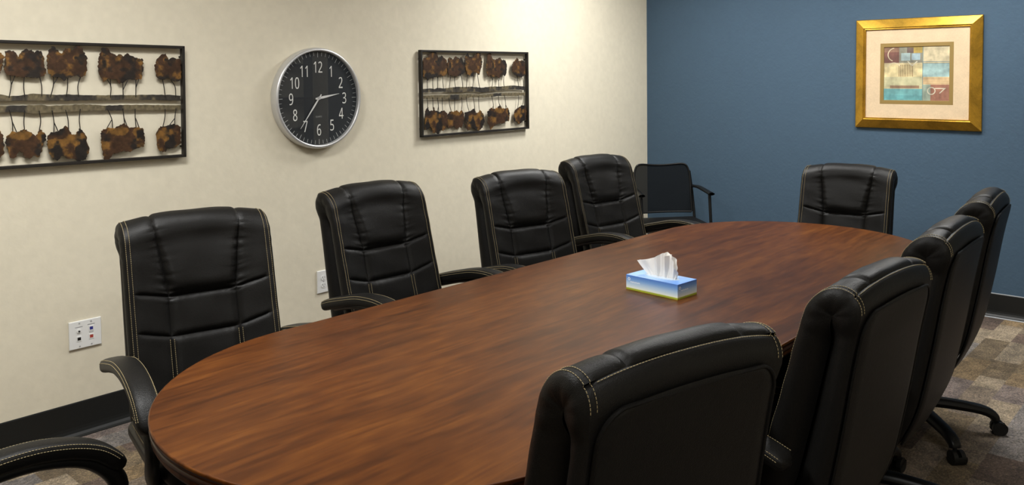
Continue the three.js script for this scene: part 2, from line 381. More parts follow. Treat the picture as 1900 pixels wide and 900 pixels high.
function sideRolls(s) {
  const rows = 150, cols = 14;
  return grid(cols, rows, (a, b) => {
    const sg = lerp(-LF, ARC + LBk, b), [t, d, f] = prof(sg);
    const e = surf(sg, s * BK.xr);
    const tm = Math.max(t, BK.r), m = place(tm, -BK.r + (sg > ARC || sg < 0 ? -0.012 * sstep(0.1, 0.6, t) : 0), s * BK.xr, 0, 0);
    const crease = 0.036 * sstep(BK.r + 0.01, BK.r + 0.09, tm) * (1 - 0.5 * sstep(0.5, 0.68, t));
    const w = a, kx = bottomK(t);
    let x = Math.abs(e[0]) + kx * (0.012 * Math.sin(Math.PI * Math.pow(w, 0.75)) - crease * Math.pow(w, 3.2));
    x += 0.0009 * Math.sin(sg * 120) * Math.sin(Math.PI * w) * sstep(0.2, 0.08, t);
    return [s * x, lerp(e[1], m[1], w), lerp(e[2], m[2], w)];
  }, (a, b) => [a * 0.08, b * 1.4]);
}
function flip(g) { const i = g.index.array; for (let k = 0; k < i.length; k += 3) { const q = i[k + 1]; i[k + 1] = i[k + 2]; i[k + 2] = q; } g.computeVertexNormals(); return g; }
function outward(g, c) {                                 // make the winding face away from c (rough test on the whole mesh)
  const p = g.attributes.position, n = g.attributes.normal; let s = 0;
  for (let i = 0; i < p.count; i += 7) s += (p.getX(i) - c[0]) * n.getX(i) + (p.getY(i) - c[1]) * n.getY(i) + (p.getZ(i) - c[2]) * n.getZ(i);
  return s < 0 ? flip(g) : g;
}
const BC = [0, 0.72, -0.32];
const G = {};
G.shell = mergeGeometries([outward(sideRolls(1), BC), outward(sideRolls(-1), BC),
  outward(patch(SGP - 0.004, ARC + LBk, xbL, xbR, 40, 12), BC),
  outward(grid(10, 2, (a, b) => { const x = lerp(-BK.xr, BK.xr, a), A = surf(-LF, x), B = surf(ARC + LBk, x); return [lerp(A[0], B[0], b), lerp(A[1], B[1], b) - 0.012 * Math.sin(Math.PI * b), lerp(A[2], B[2], b)]; }), BC)]);
G.band = outward(patch(SGST, SGP, xbL, xbR, 14, 24), BC);
G.head = outward(patch(SG1, SGST, xsL, xsR, 70, 40), BC);
G.mid = outward(patch(SG2, SG1, xsL, xsR, 24, 40), BC);
G.low = outward(patch(-LF, SG2, xsL, xsR, 30, 40), BC);
G.headSide = [outward(patch(SG1, SGST, xbL, xsL, 70, 24), BC), outward(patch(SG1, SGST, xsR, xbR, 70, 24), BC)];
G.midSide = [outward(patch(SG2, SG1, xbL, xsL, 24, 24), BC), outward(patch(SG2, SG1, xsR, xbR, 24, 24), BC)];
G.lowSide = [outward(patch(-LF, SG2, xbL, xsL, 30, 24), BC), outward(patch(-LF, SG2, xsR, xbR, 30, 24), BC)];
// rear panel with rounded corners, and its piping
const PW = 0.216;
function panelW(t) {
  const a = BK.tp + 0.002, b = BK.tb + 0.004, r1 = 0.05, r2 = 0.055;
  let w = PW;
  if (t < a + r1) w -= r1 - Math.sqrt(Math.max(0, r1 * r1 - Math.pow(a + r1 - t, 2)));
  if (t > b - r2) w -= r2 - Math.sqrt(Math.max(0, r2 * r2 - Math.pow(t - b + r2, 2)));
  return w * 1;
}
const panelPt = (t, x, off) => place(t, -2 * BK.r - 0.028 * sstep(0.1, 0.6, t), x, -off, 0);
G.rear = outward(grid(20, 70, (a, b) => {
  const eb = 0.5 - 0.5 * Math.cos(Math.PI * b), t = lerp(BK.tp + 0.0021, BK.tb + 0.0039, eb), w = panelW(t), u = a * 2 - 1;
  const edge = Math.min(1, Math.min((1 - Math.abs(u)) * w / 0.012, (t - BK.tp) / 0.012, (BK.tb + 0.004 - t) / 0.012));
  return panelPt(t, u * w, 0.009 + 0.006 * Math.sqrt(clamp(edge)) + 0.008 * (1 - u * u) * sstep(0, 0.1, t - BK.tp));
}, (a, b, p) => [p[0], p[1]]), BC);
{
  const pts = [];
  for (let i = 0; i <= 80; i++) { const t = lerp(BK.tp + 0.0021, BK.tb + 0.0039, 0.5 - 0.5 * Math.cos(Math.PI * i / 80)); pts.push(V3(...panelPt(t, panelW(t), 0.011))); }
  for (let i = 80; i >= 0; i--) { const t = lerp(BK.tp + 0.0021, BK.tb + 0.0039, 0.5 - 0.5 * Math.cos(Math.PI * i / 80)); pts.push(V3(...panelPt(t, -panelW(t), 0.011))); }
  const cl = pts.filter((p, i) => !i || p.distanceTo(pts[i - 1]) > 0.002);
  G.piping = new THREE.TubeGeometry(new THREE.CatmullRomCurve3(cl, true, 'centripetal'), 220, 0.0042, 6, true);
}
{
  const lines = [];
  for (const s of [-1, 1]) {
    for (const x of [0.2335, 0.2205]) lines.push(dashAlong(sg => surfV(sg, s * x, 0.001), -LF + 0.14, SGP - 0.006));
    for (const dx of [-0.0065, 0.0065]) lines.push(dashAlong(sg => { const [t] = prof(sg); return surfV(sg, s * (seamX(t) + dx), 0.001); }, -LF + 0.02, SG2 - 0.004));
  }
  lines.push(dashAlong(x => surfV(SGST + 0.005, x, 0.001), -0.215, 0.215));
  G.stitch = dashes(lines);
}
// seat cushion
G.seat = (() => {
  const g = grid(40, 40, (a, b) => {
    const th = a * 2 * Math.PI, ph = (b - 0.5) * Math.PI, e = 0.34, q = (v, p) => Math.sign(v) * Math.pow(Math.abs(v), p);
    const c = Math.pow(Math.cos(ph), 0.3), y = q(Math.sin(ph), 0.6);
    const x = 0.255 * c * q(Math.cos(th), e), z = 0.245 * c * q(Math.sin(th), e);
    const drop = z > 0.1 ? -2.2 * Math.pow(z - 0.1, 2) : 0;
    return [x, 0.435 + 0.055 * y + drop + (y > 0 ? 0.010 * Math.cos(x * 6) * Math.cos(z * 6) : 0), z + 0.03];
  }, (a, b, p) => [p[0], p[2]]);
  return outward(g, [0, 0.43, 0.03]);
})();
G.seatPan = rbox(-0.248, 0.248, 0.335, 0.402, -0.285, 0.22, 0.03, 5);
G.seatStitch = dashes([-0.012, 0.012].flatMap(dy => [1, -1].map(s => dashAlong(z => V3(s * 0.2565, 0.447 + dy, z), -0.13, 0.16))));
// arms
function armPts(s) {
  return [V3(s * 0.285, 0.582, -0.29), V3(s * 0.288, 0.602, -0.235), V3(s * 0.290, 0.628, -0.14), V3(s * 0.290, 0.656, -0.01), V3(s * 0.288, 0.655, 0.12), V3(s * 0.286, 0.620, 0.23), V3(s * 0.284, 0.558, 0.298)];
}
function makeArm(s) {
  const pad = sweep(armPts(s), 44, 22, u => { const k = Math.pow(Math.max(0.0001, 1 - Math.pow(Math.max(0, 1 - u / 0.1), 2.4)), 0.5) * (u > 0.93 ? Math.sqrt(Math.max(0.02, 1 - Math.pow((u - 0.93) / 0.072, 2))) : 1); return [0.038 * k * (1 - 0.12 * u), 0.022 * k]; }, V3(1, 0, 0), 0.62);
  const frame = sweep([V3(s * 0.27, 0.580, -0.245), V3(s * 0.285, 0.614, -0.12), V3(s * 0.286, 0.630, 0.0), V3(s * 0.285, 0.628, 0.115), V3(s * 0.284, 0.592, 0.225), V3(s * 0.282, 0.52, 0.283), V3(s * 0.277, 0.44, 0.25), V3(s * 0.255, 0.385, 0.17), V3(s * 0.19, 0.372, 0.06)], 60, 12, u => [u > 0.8 ? lerp(0.019, 0.014, (u - 0.8) / 0.2) : 0.019, u < 0.35 ? 0.016 : lerp(0.016, 0.025, sstep(0.35, 0.7, u))]);
  const { fr } = pad.userData; pad.userData = {}; frame.userData = {};
  const c = new THREE.CatmullRomCurve3(armPts(s), false, 'centripetal');
  const line = (lx, ly) => dashAlong(u => { const p = c.getPoint(u), t = c.getTangent(u), nn = V3().crossVectors(t, V3(1, 0, 0)).normalize(); if (nn.y < 0) nn.negate(); return V3(p.x + lx * (1 - 0.12 * u), p.y + nn.y * ly, p.z + nn.z * ly); }, 0.07, 0.94);
  const cc = [s * 0.288, 0.6, -0.05];
  return { pad, frame, stitch: dashes([line(0.0335, 0.0168), line(0.0375, 0.0085), line(-0.0335, 0.0168), line(-0.0375, 0.0085)]) };
}
G.arm = { 1: makeArm(1), '-1': makeArm(-1) };
for (const s of [1, -1]) for (const k of ['pad', 'frame']) {   // sweep winding
  const g = G.arm[s][k], n = g.attributes.normal, p = g.attributes.position, c = new THREE.CatmullRomCurve3(armPts(s));
  let q = 0; for (let i = 0; i < p.count; i += 3) q += (p.getX(i) - s * 0.285) * n.getX(i);
  if (q < 0) flip(g);
}
// mechanism, column, star base, casters
G.mech = rbox(-0.09, 0.09, 0.285, 0.337, -0.19, 0.07, 0.012);
G.column = mergeGeometries([new THREE.CylinderGeometry(0.016, 0.016, 0.19, 20).translate(0, 0.205, 0), new THREE.CylinderGeometry(0.027, 0.03, 0.13, 24).translate(0, 0.165, 0)]);
G.lever = mergeGeometries([
  sweep([V3(-0.05, 0.315, 0.03), V3(-0.16, 0.31, 0.035), V3(-0.25, 0.30, 0.04), V3(-0.37, 0.28, 0.045)], 24, 8, u => u > 0.5 && u < 0.78 ? [0.009, 0.011] : [0.005, 0.005], V3(0, 0, 1))]);
G.hub = new THREE.LatheGeometry([[0.0001, 0.07], [0.04, 0.07], [0.046, 0.085], [0.046, 0.13], [0.038, 0.142], [0.0001, 0.142]].map(p => new THREE.Vector2(...p)), 24);
G.spoke = sweep([V3(0.02, 0.112, 0), V3(0.1, 0.116, 0), V3(0.21, 0.108, 0), V3(0.305, 0.092, 0), V3(0.338, 0.072, 0), V3(0.342, 0.058, 0)], 20, 10, u => [lerp(0.03, 0.021, u), lerp(0.022, 0.017, u)], V3(0, 0, 1), 0.7);
G.caster = (() => {
  const gs = [];
  for (const s of [-1, 1]) gs.push(new THREE.CylinderGeometry(0.027, 0.027, 0.017, 24).rotateX(Math.PI / 2).translate(0.012, 0.027, s * 0.0155));
  gs.push(new THREE.CylinderGeometry(0.0305, 0.0305, 0.052, 24, 1, false, -Math.PI * 0.42, Math.PI * 0.95).rotateX(Math.PI / 2).rotateZ(0.2).translate(0.012, 0.029, 0));
  gs.push(new THREE.CylinderGeometry(0.008, 0.008, 0.03, 10).translate(0, 0.058, 0));
  return mergeGeometries(gs.map(g => g.toNonIndexed()));
})();

function makeChair() {
  const c = new THREE.Group();
  const back = part('backrest', G.shell, M.leather, c);
  part('headrest', G.head, M.leather, back); part('lumbar_cushion', G.mid, M.leather, back); part('lower_cushion', G.low, M.leather, back);
  for (const k of ['headSide', 'midSide', 'lowSide']) for (const g of G[k]) part('side_cushion', g, M.leather, back);
  part('top_band', G.band, M.leather, back);
  part('rear_panel', G.rear, M.leather, back, 'smooth black upholstered rear panel'); part('piping', G.piping, M.leather, back);
  part('stitching', G.stitch, M.thread, back, 'tan contrast stitching').userData.kind = 'stuff';
  const seat = part('seat', G.seat, M.leather, c); part('stitching', G.seatStitch, M.thread, seat, 'tan contrast stitching').userData.kind = 'stuff';
  part('seat_pan', G.seatPan, M.plastic, c);
  for (const s of [-1, 1]) { const a = part('armrest', G.arm[s].frame, M.plastic, c); part('arm_pad', G.arm[s].pad, M.leather, a, 'padded leather arm top'); part('stitching', G.arm[s].stitch, M.thread, a, 'tan contrast stitching').userData.kind = 'stuff'; }
  part('tilt_mechanism', G.mech, M.plasticMatt, c); part('lever', G.lever, M.plastic, c);
  part('gas_column', G.column, M.plasticMatt, c);
  const hub = part('star_base', G.hub, M.plastic, c);
  for (let k = 0; k < 5; k++) {
    const a = k * 2 * Math.PI / 5;
    const sp = part('spoke', G.spoke, M.plastic, hub); sp.rotation.y = a;
    const w = part('caster', G.caster, M.plasticMatt, hub); w.rotation.y = a; w.position.set(Math.cos(a) * 0.342, 0, -Math.sin(a) * 0.342);
  }
  return c;
}
const chairProto = makeChair();
// [x, z of the top front edge of the backrest, turn, height of that edge, base turn, label]
const CHAIRS = [
  [1.038, 4.391, 1.345, 1.056, 0.3, 'black leather office chair standing in front of the white data jack plate'],
  [0.937, 3.535, 1.527, 1.061, 0.9, 'black leather office chair below the clock, partly covering the power outlet'],
  [1.051, 2.721, 1.331, 1.048, 0.1, 'black leather office chair on the beige wall side, second from the blue wall'],
  [0.908, 1.885, 1.437, 1.055, 0.5, 'black leather office chair with puckered headrest seams in front of the guest chair'],
  [2.040, 1.130, 0.075, 1.006, 0.2, 'black leather office chair at the table end before the blue wall'],
  [2.917, 4.471, -1.820, 1.038, 0.4, 'black leather office chair with back turned, farthest from the blue wall in its row'],
  [2.970, 3.574, -1.622, 1.015, 0.8, 'black leather office chair with back turned, third from the blue wall in its row'],
  [2.951, 2.840, -1.536, 1.030, 0.52, 'black leather office chair with back turned, second from the blue wall in its row'],
  [2.880, 2.030, -1.484, 1.034, 0.72, 'black leather office chair with back turned, its wheeled base showing, nearest blue wall'],
  [1.93, 5.535, Math.PI, 1.030, 0.6, 'black leather office chair at the table end away from the blue wall'],
];
CHAIRS.forEach(([tx, tz, turn, ty, bt, label], i) => {
  const c = i ? chairProto.clone() : chairProto;
  const s = Math.sin(turn), k = Math.cos(turn);
  c.name = numbered('office_chair'); c.position.set(tx - BK.z * s, 0, tz - BK.z * k); c.rotation.y = turn;
  const dy = ty - BK.y;
  for (const ch of c.children) if (!['star_base', 'gas_column'].includes(ch.name)) ch.position.y = dy;
    else if (ch.name === 'star_base') { ch.rotation.y = bt; ch.position.z = -0.09; } else ch.position.z = -0.09;
  tag(c, label, 'chair', 'black leather chairs around the table'); scene.add(c);
});

// ---------------------------------------------------------------- guest chair in the corner
{
  const t = thing('guest_chair', 'black mesh-back guest chair with open arms in the room corner', 'chair', [0.595, 0, 0.575], 50 * Math.PI / 180);
  const meshMat = phy({ color: lin(0.004, 0.005, 0.006), roughness: 0.8, specularIntensity: 0.2, transparent: true, opacity: 0.95, side: THREE.DoubleSide });
  const bp = (u, v) => { const y = lerp(0.50, 0.845, v) + (v > 0.5 ? 0.016 * (Math.cos(u * Math.PI * 2) * -1) * (v - 0.5) * 2 * 0 + 0.02 * Math.pow(Math.abs(u) , 2) * (v - 0.5) * 2 - 0.018 * Math.pow(Math.abs(u), 8) * (v - 0.5) * 2 : 0); return [u * (lerp(0.212, 0.22, v) - 0.03 * Math.pow(v, 10)), y, -0.235 - 0.07 * v + 0.03 * u * u]; };
  const bk = part('backrest', grid(24, 16, (a, b) => bp(a * 2 - 1, b)), meshMat, t, 'sheer black mesh back');
  const loop = []; for (let i = 0; i <= 20; i++) loop.push(V3(...bp(-1, i / 20))); for (let i = 1; i <= 20; i++) loop.push(V3(...bp(-1 + i / 10, 1))); for (let i = 1; i <= 20; i++) loop.push(V3(...bp(1, 1 - i / 20))); for (let i = 1; i < 20; i++) loop.push(V3(...bp(1 - i / 10, 0)));
  part('back_frame', new THREE.TubeGeometry(new THREE.CatmullRomCurve3(loop, true), 120, 0.0075, 8, true), M.plastic, t);
  part('seat', rbox(-0.235, 0.235, 0.41, 0.465, -0.22, 0.24, 0.022, 4), M.leather, t);
  for (const s of [-1, 1]) {
    part('back_post', new THREE.TubeGeometry(new THREE.CatmullRomCurve3([V3(s * 0.235, 0.005, -0.28), V3(s * 0.245, 0.4, -0.235), V3(s * 0.24, 0.62, -0.27), V3(s * 0.218, 0.80, -0.275)]), 30, 0.011, 8), M.plastic, t);
    part('front_leg', new THREE.TubeGeometry(new THREE.CatmullRomCurve3([V3(s * 0.255, 0.005, 0.12), V3(s * 0.255, 0.35, 0.085), V3(s * 0.255, 0.67, 0.045)]), 20, 0.0115, 8), M.plastic, t);
    part('armrest', sweep([V3(s * 0.245, 0.685, -0.27), V3(s * 0.25, 0.69, -0.16), V3(s * 0.254, 0.68, -0.04), V3(s * 0.258, 0.668, 0.08)], 24, 12, u => [0.024, 0.011]), M.plastic, t);
    part('seat_rail', new THREE.TubeGeometry(new THREE.CatmullRomCurve3([V3(s * 0.245, 0.41, -0.235), V3(s * 0.255, 0.41, 0.08)]), 8, 0.01, 8), M.plastic, t);
  }
  shadow(t);
}

// ---------------------------------------------------------------- tree wall art
const ART_A = {canopies:[[[-300,217],[-274,208],[-248,205],[-239,192],[-247,145],[-253,125],[-277,119],[-308,132]],[[-236,212],[-224,216],[-206,215],[-195,202],[-189,189],[-176,213],[-164,222],[-139,221],[-131,207],[-121,219],[-105,217],[-94,190],[-93,159],[-88,132],[-94,115],[-111,111],[-133,108],[-155,112],[-176,108],[-197,113],[-212,115],[-230,119],[-241,139],[-237,178]],[[-85,194],[-74,225],[-64,237],[-51,232],[-39,215],[-26,208],[-13,230],[0,231],[17,223],[27,241],[44,243],[56,224],[72,196],[71,146],[64,118],[47,111],[27,118],[0,111],[-20,94],[-39,111],[-64,111],[-81,135]],[[120,189],[128,215],[135,238],[159,237],[169,219],[194,205],[210,212],[226,202],[241,217],[258,206],[273,199],[295,195],[310,192],[310,139],[300,102],[278,102],[245,102],[230,95],[208,84],[191,103],[156,103],[138,92],[125,118],[118,153]],[[361,162],[374,196],[393,215],[413,220],[424,193],[447,203],[483,194],[483,97],[453,94],[422,109],[390,102],[368,117]],[[-309,-111],[-283,-92],[-257,-107],[-247,-134],[-247,-194],[-263,-213],[-286,-198],[-314,-202]],[[-237,-128],[-215,-106],[-200,-113],[-179,-104],[-164,-102],[-143,-120],[-131,-131],[-114,-104],[-95,-123],[-92,-150],[-103,-160],[-107,-191],[-121,-217],[-136,-209],[-155,-221],[-170,-217],[-178,-192],[-193,-188],[-203,-211],[-224,-213],[-229,-182],[-240,-155]],[[-87,-137],[-74,-117],[-48,-115],[-32,-105],[-18,-92],[-6,-106],[4,-128],[20,-132],[41,-105],[63,-138],[69,-175],[75,-200],[61,-238],[37,-244],[4,-230],[-19,-225],[-35,-217],[-51,-236],[-67,-228],[-79,-207],[-88,-171]],[[124,-120],[150,-107],[178,-112],[200,-102],[225,-92],[243,-112],[272,-109],[302,-115],[310,-153],[307,-197],[277,-203],[247,-219],[218,-210],[190,-219],[168,-225],[153,-249],[136,-244],[130,-215],[123,-171]],[[365,-141],[385,-111],[416,-109],[451,-103],[479,-116],[479,-193],[445,-210],[413,-212],[405,-228],[378,-221],[368,-186]]],strips:[[[-397,29],[-313,33],[-256,36],[-220,28],[-178,31],[-135,38],[-85,34],[-47,31],[-2,34],[58,29],[126,28],[196,28],[268,27],[343,28],[419,27],[482,22],[482,0],[342,6],[196,8],[57,8],[-73,8],[-197,11],[-256,9],[-398,7]],[[-398,-3],[-257,1],[-197,1],[-105,3],[-86,-2],[-9,-1],[57,1],[153,-6],[231,-4],[342,-7],[482,-11],[483,-31],[341,-30],[195,-27],[56,-26],[-74,-30],[-137,-33],[-198,-23],[-257,-24],[-399,-28]]],trunks:[[[-218,119],[-215,78],[-223,28]],[[-201,115],[-215,78]],[[-167,115],[-170,71],[-167,31]],[[-111,115],[-104,74],[-104,33]],[[-59,115],[-59,80],[-71,28]],[[-42,111],[-59,80]],[[-3,114],[-5,69],[-10,31]],[[48,114],[36,75],[38,29]],[[152,107],[170,74],[168,24]],[[170,107],[170,74]],[[222,99],[222,55],[223,23]],[[243,99],[222,55]],[[279,106],[278,65],[277,24]],[[293,106],[278,65]],[[398,105],[405,67],[410,22]],[[438,98],[456,70],[459,21]],[[-223,-20],[-214,-69],[-213,-108]],[[-214,-69],[-199,-111]],[[-168,-24],[-172,-71],[-170,-106]],[[-115,-27],[-110,-67],[-116,-109]],[[-66,-27],[-60,-76],[-61,-119]],[[-60,-76],[-44,-117]],[[-14,-26],[-6,-64],[-4,-108]],[[44,-24],[39,-66],[42,-110]],[[154,-25],[172,-72],[175,-113]],[[171,-75],[150,-111]],[[220,-26],[224,-67],[226,-96]],[[224,-67],[239,-110]],[[273,-28],[273,-69],[276,-113]],[[274,-69],[290,-114]],[[409,-32],[406,-74],[397,-112]],[[459,-31],[453,-76],[452,-108]],[[453,-76],[425,-110]]]};
const ART_B = {canopies:[[[-457,211],[-425,215],[-402,236],[-388,250],[-355,251],[-342,230],[-335,210],[-309,231],[-290,214],[-267,200],[-263,165],[-269,113],[-297,103],[-311,110],[-344,106],[-354,103],[-377,96],[-384,77],[-391,96],[-418,93],[-428,75],[-436,96],[-459,103]],[[-259,207],[-248,218],[-228,214],[-219,204],[-194,225],[-175,219],[-160,212],[-145,221],[-133,201],[-116,173],[-112,131],[-132,116],[-162,106],[-201,102],[-225,106],[-254,113],[-265,144]],[[-121,195],[-115,227],[-90,246],[-75,224],[-55,220],[-30,231],[-9,248],[27,250],[30,221],[40,196],[33,156],[9,109],[-11,123],[-31,127],[-42,98],[-62,102],[-97,116],[-107,145]],[[87,197],[93,244],[127,250],[135,219],[164,205],[186,212],[213,222],[229,205],[262,206],[276,176],[272,123],[255,101],[228,112],[200,86],[178,101],[146,94],[119,109],[98,94],[83,131]],[[325,161],[340,192],[378,222],[394,200],[421,206],[455,196],[457,108],[425,93],[384,100],[345,112],[326,138]],[[-454,-107],[-431,-81],[-422,-105],[-390,-103],[-383,-82],[-374,-103],[-339,-115],[-301,-106],[-273,-127],[-272,-183],[-284,-214],[-313,-230],[-336,-222],[-346,-249],[-369,-238],[-392,-240],[-401,-208],[-419,-201],[-442,-217],[-456,-216]],[[-266,-131],[-244,-115],[-220,-119],[-190,-109],[-166,-124],[-146,-111],[-127,-133],[-128,-183],[-148,-221],[-168,-213],[-197,-227],[-212,-200],[-246,-220],[-268,-208]],[[-122,-126],[-86,-120],[-61,-114],[-35,-102],[-21,-133],[0,-130],[21,-117],[47,-147],[56,-191],[35,-230],[3,-247],[-27,-234],[-63,-222],[-94,-243],[-118,-212]],[[84,-126],[116,-105],[148,-113],[175,-107],[203,-89],[219,-112],[279,-112],[296,-149],[286,-197],[256,-200],[222,-213],[190,-208],[157,-214],[135,-228],[110,-249],[98,-222],[82,-199]],[[338,-165],[352,-128],[387,-114],[416,-99],[457,-100],[466,-132],[462,-201],[426,-207],[391,-225],[368,-205],[340,-203]]],strips:[[[-463,22],[-410,25],[-364,20],[-346,27],[-280,23],[-212,29],[-163,31],[-104,29],[-54,30],[39,21],[123,28],[210,26],[321,31],[389,28],[461,21],[460,0],[321,6],[188,1],[38,-8],[-64,1],[-184,-4],[-299,4],[-392,4],[-463,2]],[[-464,-6],[-346,-6],[-203,-7],[-84,-5],[38,-12],[188,-6],[320,-7],[460,-8],[460,-27],[320,-28],[209,-24],[59,-31],[-65,-27],[-175,-38],[-300,-33],[-393,-27],[-464,-25]]],trunks:[[[-427,89],[-427,49],[-427,18]],[[-383,89],[-383,48],[-381,21]],[[-333,110],[-341,89],[-344,24]],[[-349,110],[-341,89]],[[-302,110],[-300,68],[-294,21]],[[-232,109],[-238,81],[-249,24]],[[-199,109],[-199,67],[-193,25]],[[-147,111],[-135,74],[-129,27]],[[-84,109],[-93,81],[-99,25]],[[-35,120],[-36,73],[-45,26]],[[2,116],[11,58],[23,19]],[[123,101],[140,72],[132,22]],[[148,101],[140,72]],[[191,101],[197,64],[199,22]],[[217,101],[197,64]],[[250,105],[246,71],[250,24]],[[381,104],[386,70],[395,24]],[[419,100],[439,73],[444,19]],[[-430,-23],[-427,-60],[-429,-94]],[[-384,-24],[-384,-62],[-383,-92]],[[-347,-28],[-340,-70],[-337,-115]],[[-340,-84],[-348,-111]],[[-307,-29],[-307,-71],[-306,-111]],[[-250,-30],[-247,-72],[-232,-118]],[[-199,-31],[-203,-74],[-203,-116]],[[-142,-31],[-140,-75],[-148,-118]],[[-102,-24],[-94,-77],[-78,-120]],[[-42,-25],[-33,-64],[-29,-111]],[[9,-26],[9,-80],[16,-132]],[[129,-26],[143,-76],[145,-117]],[[141,-98],[126,-116]],[[194,-24],[197,-70],[208,-100]],[[203,-85],[224,-112]],[[251,-25],[261,-72],[263,-116]],[[263,-91],[278,-116]],[[391,-26],[391,-68],[381,-117]],[[440,-24],[437,-77],[422,-107]]]};

function jag(poly, amp, step) {                          // roughen a closed outline, mm
  const out = [];
  for (let i = 0; i < poly.length; i++) {
    const a = poly[i], b = poly[(i + 1) % poly.length], L = Math.hypot(b[0] - a[0], b[1] - a[1]), n = Math.max(1, Math.round(L / step));
    const nx = -(b[1] - a[1]) / (L || 1), ny = (b[0] - a[0]) / (L || 1);
    for (let k = 0; k < n; k++) { const f = k / n, d = k ? rr(-amp, amp) : 0; out.push([a[0] + (b[0] - a[0]) * f + nx * d, a[1] + (b[1] - a[1]) * f + ny * d]); }
  }
  return out;
}
function plate(poly, depth) {
  const sh = new THREE.Shape(poly.map(([x, y]) => new THREE.Vector2(x / 1000, y / 1000)));
  const g = new THREE.ExtrudeGeometry(sh, { depth, bevelEnabled: true, bevelThickness: 0.0005, bevelSize: 0.0006, bevelSegments: 1 });
  const p = g.attributes.position, uv = [];
  for (let i = 0; i < p.count; i++) uv.push(p.getX(i) * 2.6 + 0.5, p.getY(i) * 2.6 + 0.5);
  g.setAttribute('uv', new THREE.Float32BufferAttribute(uv, 2)); return g;
}
const metal = [rustA, rustB].map(m => std({ map: m, roughness: 0.42, metalness: 0.35 }));
const stripMap = q => tex(512, 256, (u, v) => { const a = fbm(u, v, 7, 3, 4, q), c = fbm(u, v, 40, 30, 2, 720), d = sstep(0.45, 0.6, a), k = 0.75 + 0.5 * c; return [lerp(104, 54, d) * k, lerp(94, 50, d) * k, lerp(72, 45, d) * k]; }, true);
const stripMats = [740, 781].map(q => std({ map: stripMap(q), roughness: 0.5, metalness: 0.3 }));
function treeArt(data, y, z, w, h, roll, label) {
  const t = thing('tree_wall_art', label, 'wall art', [0, y, z], Math.PI / 2, 'tree wall sculptures');
  t.rotation.order = 'YXZ'; t.rotation.z = roll;
  const fw = 0.0125, d0 = 0.008, d1 = 0.034;
  part('frame_bar', rbox(-w / 2, w / 2, h / 2 - fw, h / 2, d0, d1, 0.002), M.darkIron, t);
  part('frame_bar', rbox(-w / 2, w / 2, -h / 2, -h / 2 + fw, d0, d1, 0.002), M.darkIron, t);
  for (const s of [-1, 1]) part('frame_bar', rbox(s > 0 ? w / 2 - fw : -w / 2, s > 0 ? w / 2 : -w / 2 + fw, -h / 2, h / 2, d0, d1, 0.002), M.darkIron, t);
  const lim = w / 2 - 0.003, cx = p => [clamp(p[0], -lim * 1000, lim * 1000), clamp(p[1], -h * 500 + 6, h * 500 - 6)];
  data.canopies.forEach((c, i) => { const m = part('tree_canopy', plate(jag(c.map(cx), 3.2, 6), 0.0016), metal[i % 2], t, 'rust and gold burnished metal tree crown'); m.position.z = 0.022 + 0.002 * (i % 3); m.userData.spot = i; });
  data.strips.forEach((c, i) => { const m = part('ground_strip', plate(jag(c.map(cx), 1.2, 12), 0.0016), stripMats[i], t, 'olive brown metal ground strip'); m.position.z = 0.018; m.position.y = i ? -0.006 : 0.005; });
  for (const c of data.trunks) { const p = c.map(q => { const e = cx(q); return V3(e[0] / 1000, e[1] / 1000, 0.021); }); part('tree_trunk', new THREE.TubeGeometry(p.length > 2 ? new THREE.CatmullRomCurve3(p) : new THREE.LineCurve3(p[0], p[1]), 10, 0.0019, 6), M.darkIron, t); }
  for (const [sx, sy] of [[-1, 1], [1, 1], [-1, -1], [1, -1]]) part('stand_off', box(sx * (w / 2 - 0.011) - 0.004, sx * (w / 2 - 0.011) + 0.004, sy * (h / 2 - 0.05) - 0.004, sy * (h / 2 - 0.05) + 0.004, 0, 0.01), M.darkIron, t);
}
treeArt(ART_A, 1.42, 4.426, 1.0, 0.514, -0.009, 'metal tree sculpture in a thin dark frame above the white data jack plate');
treeArt(ART_B, 1.426, 1.992, 0.969, 0.521, 0.004, 'metal tree sculpture in a thin dark frame between the clock and blue wall');

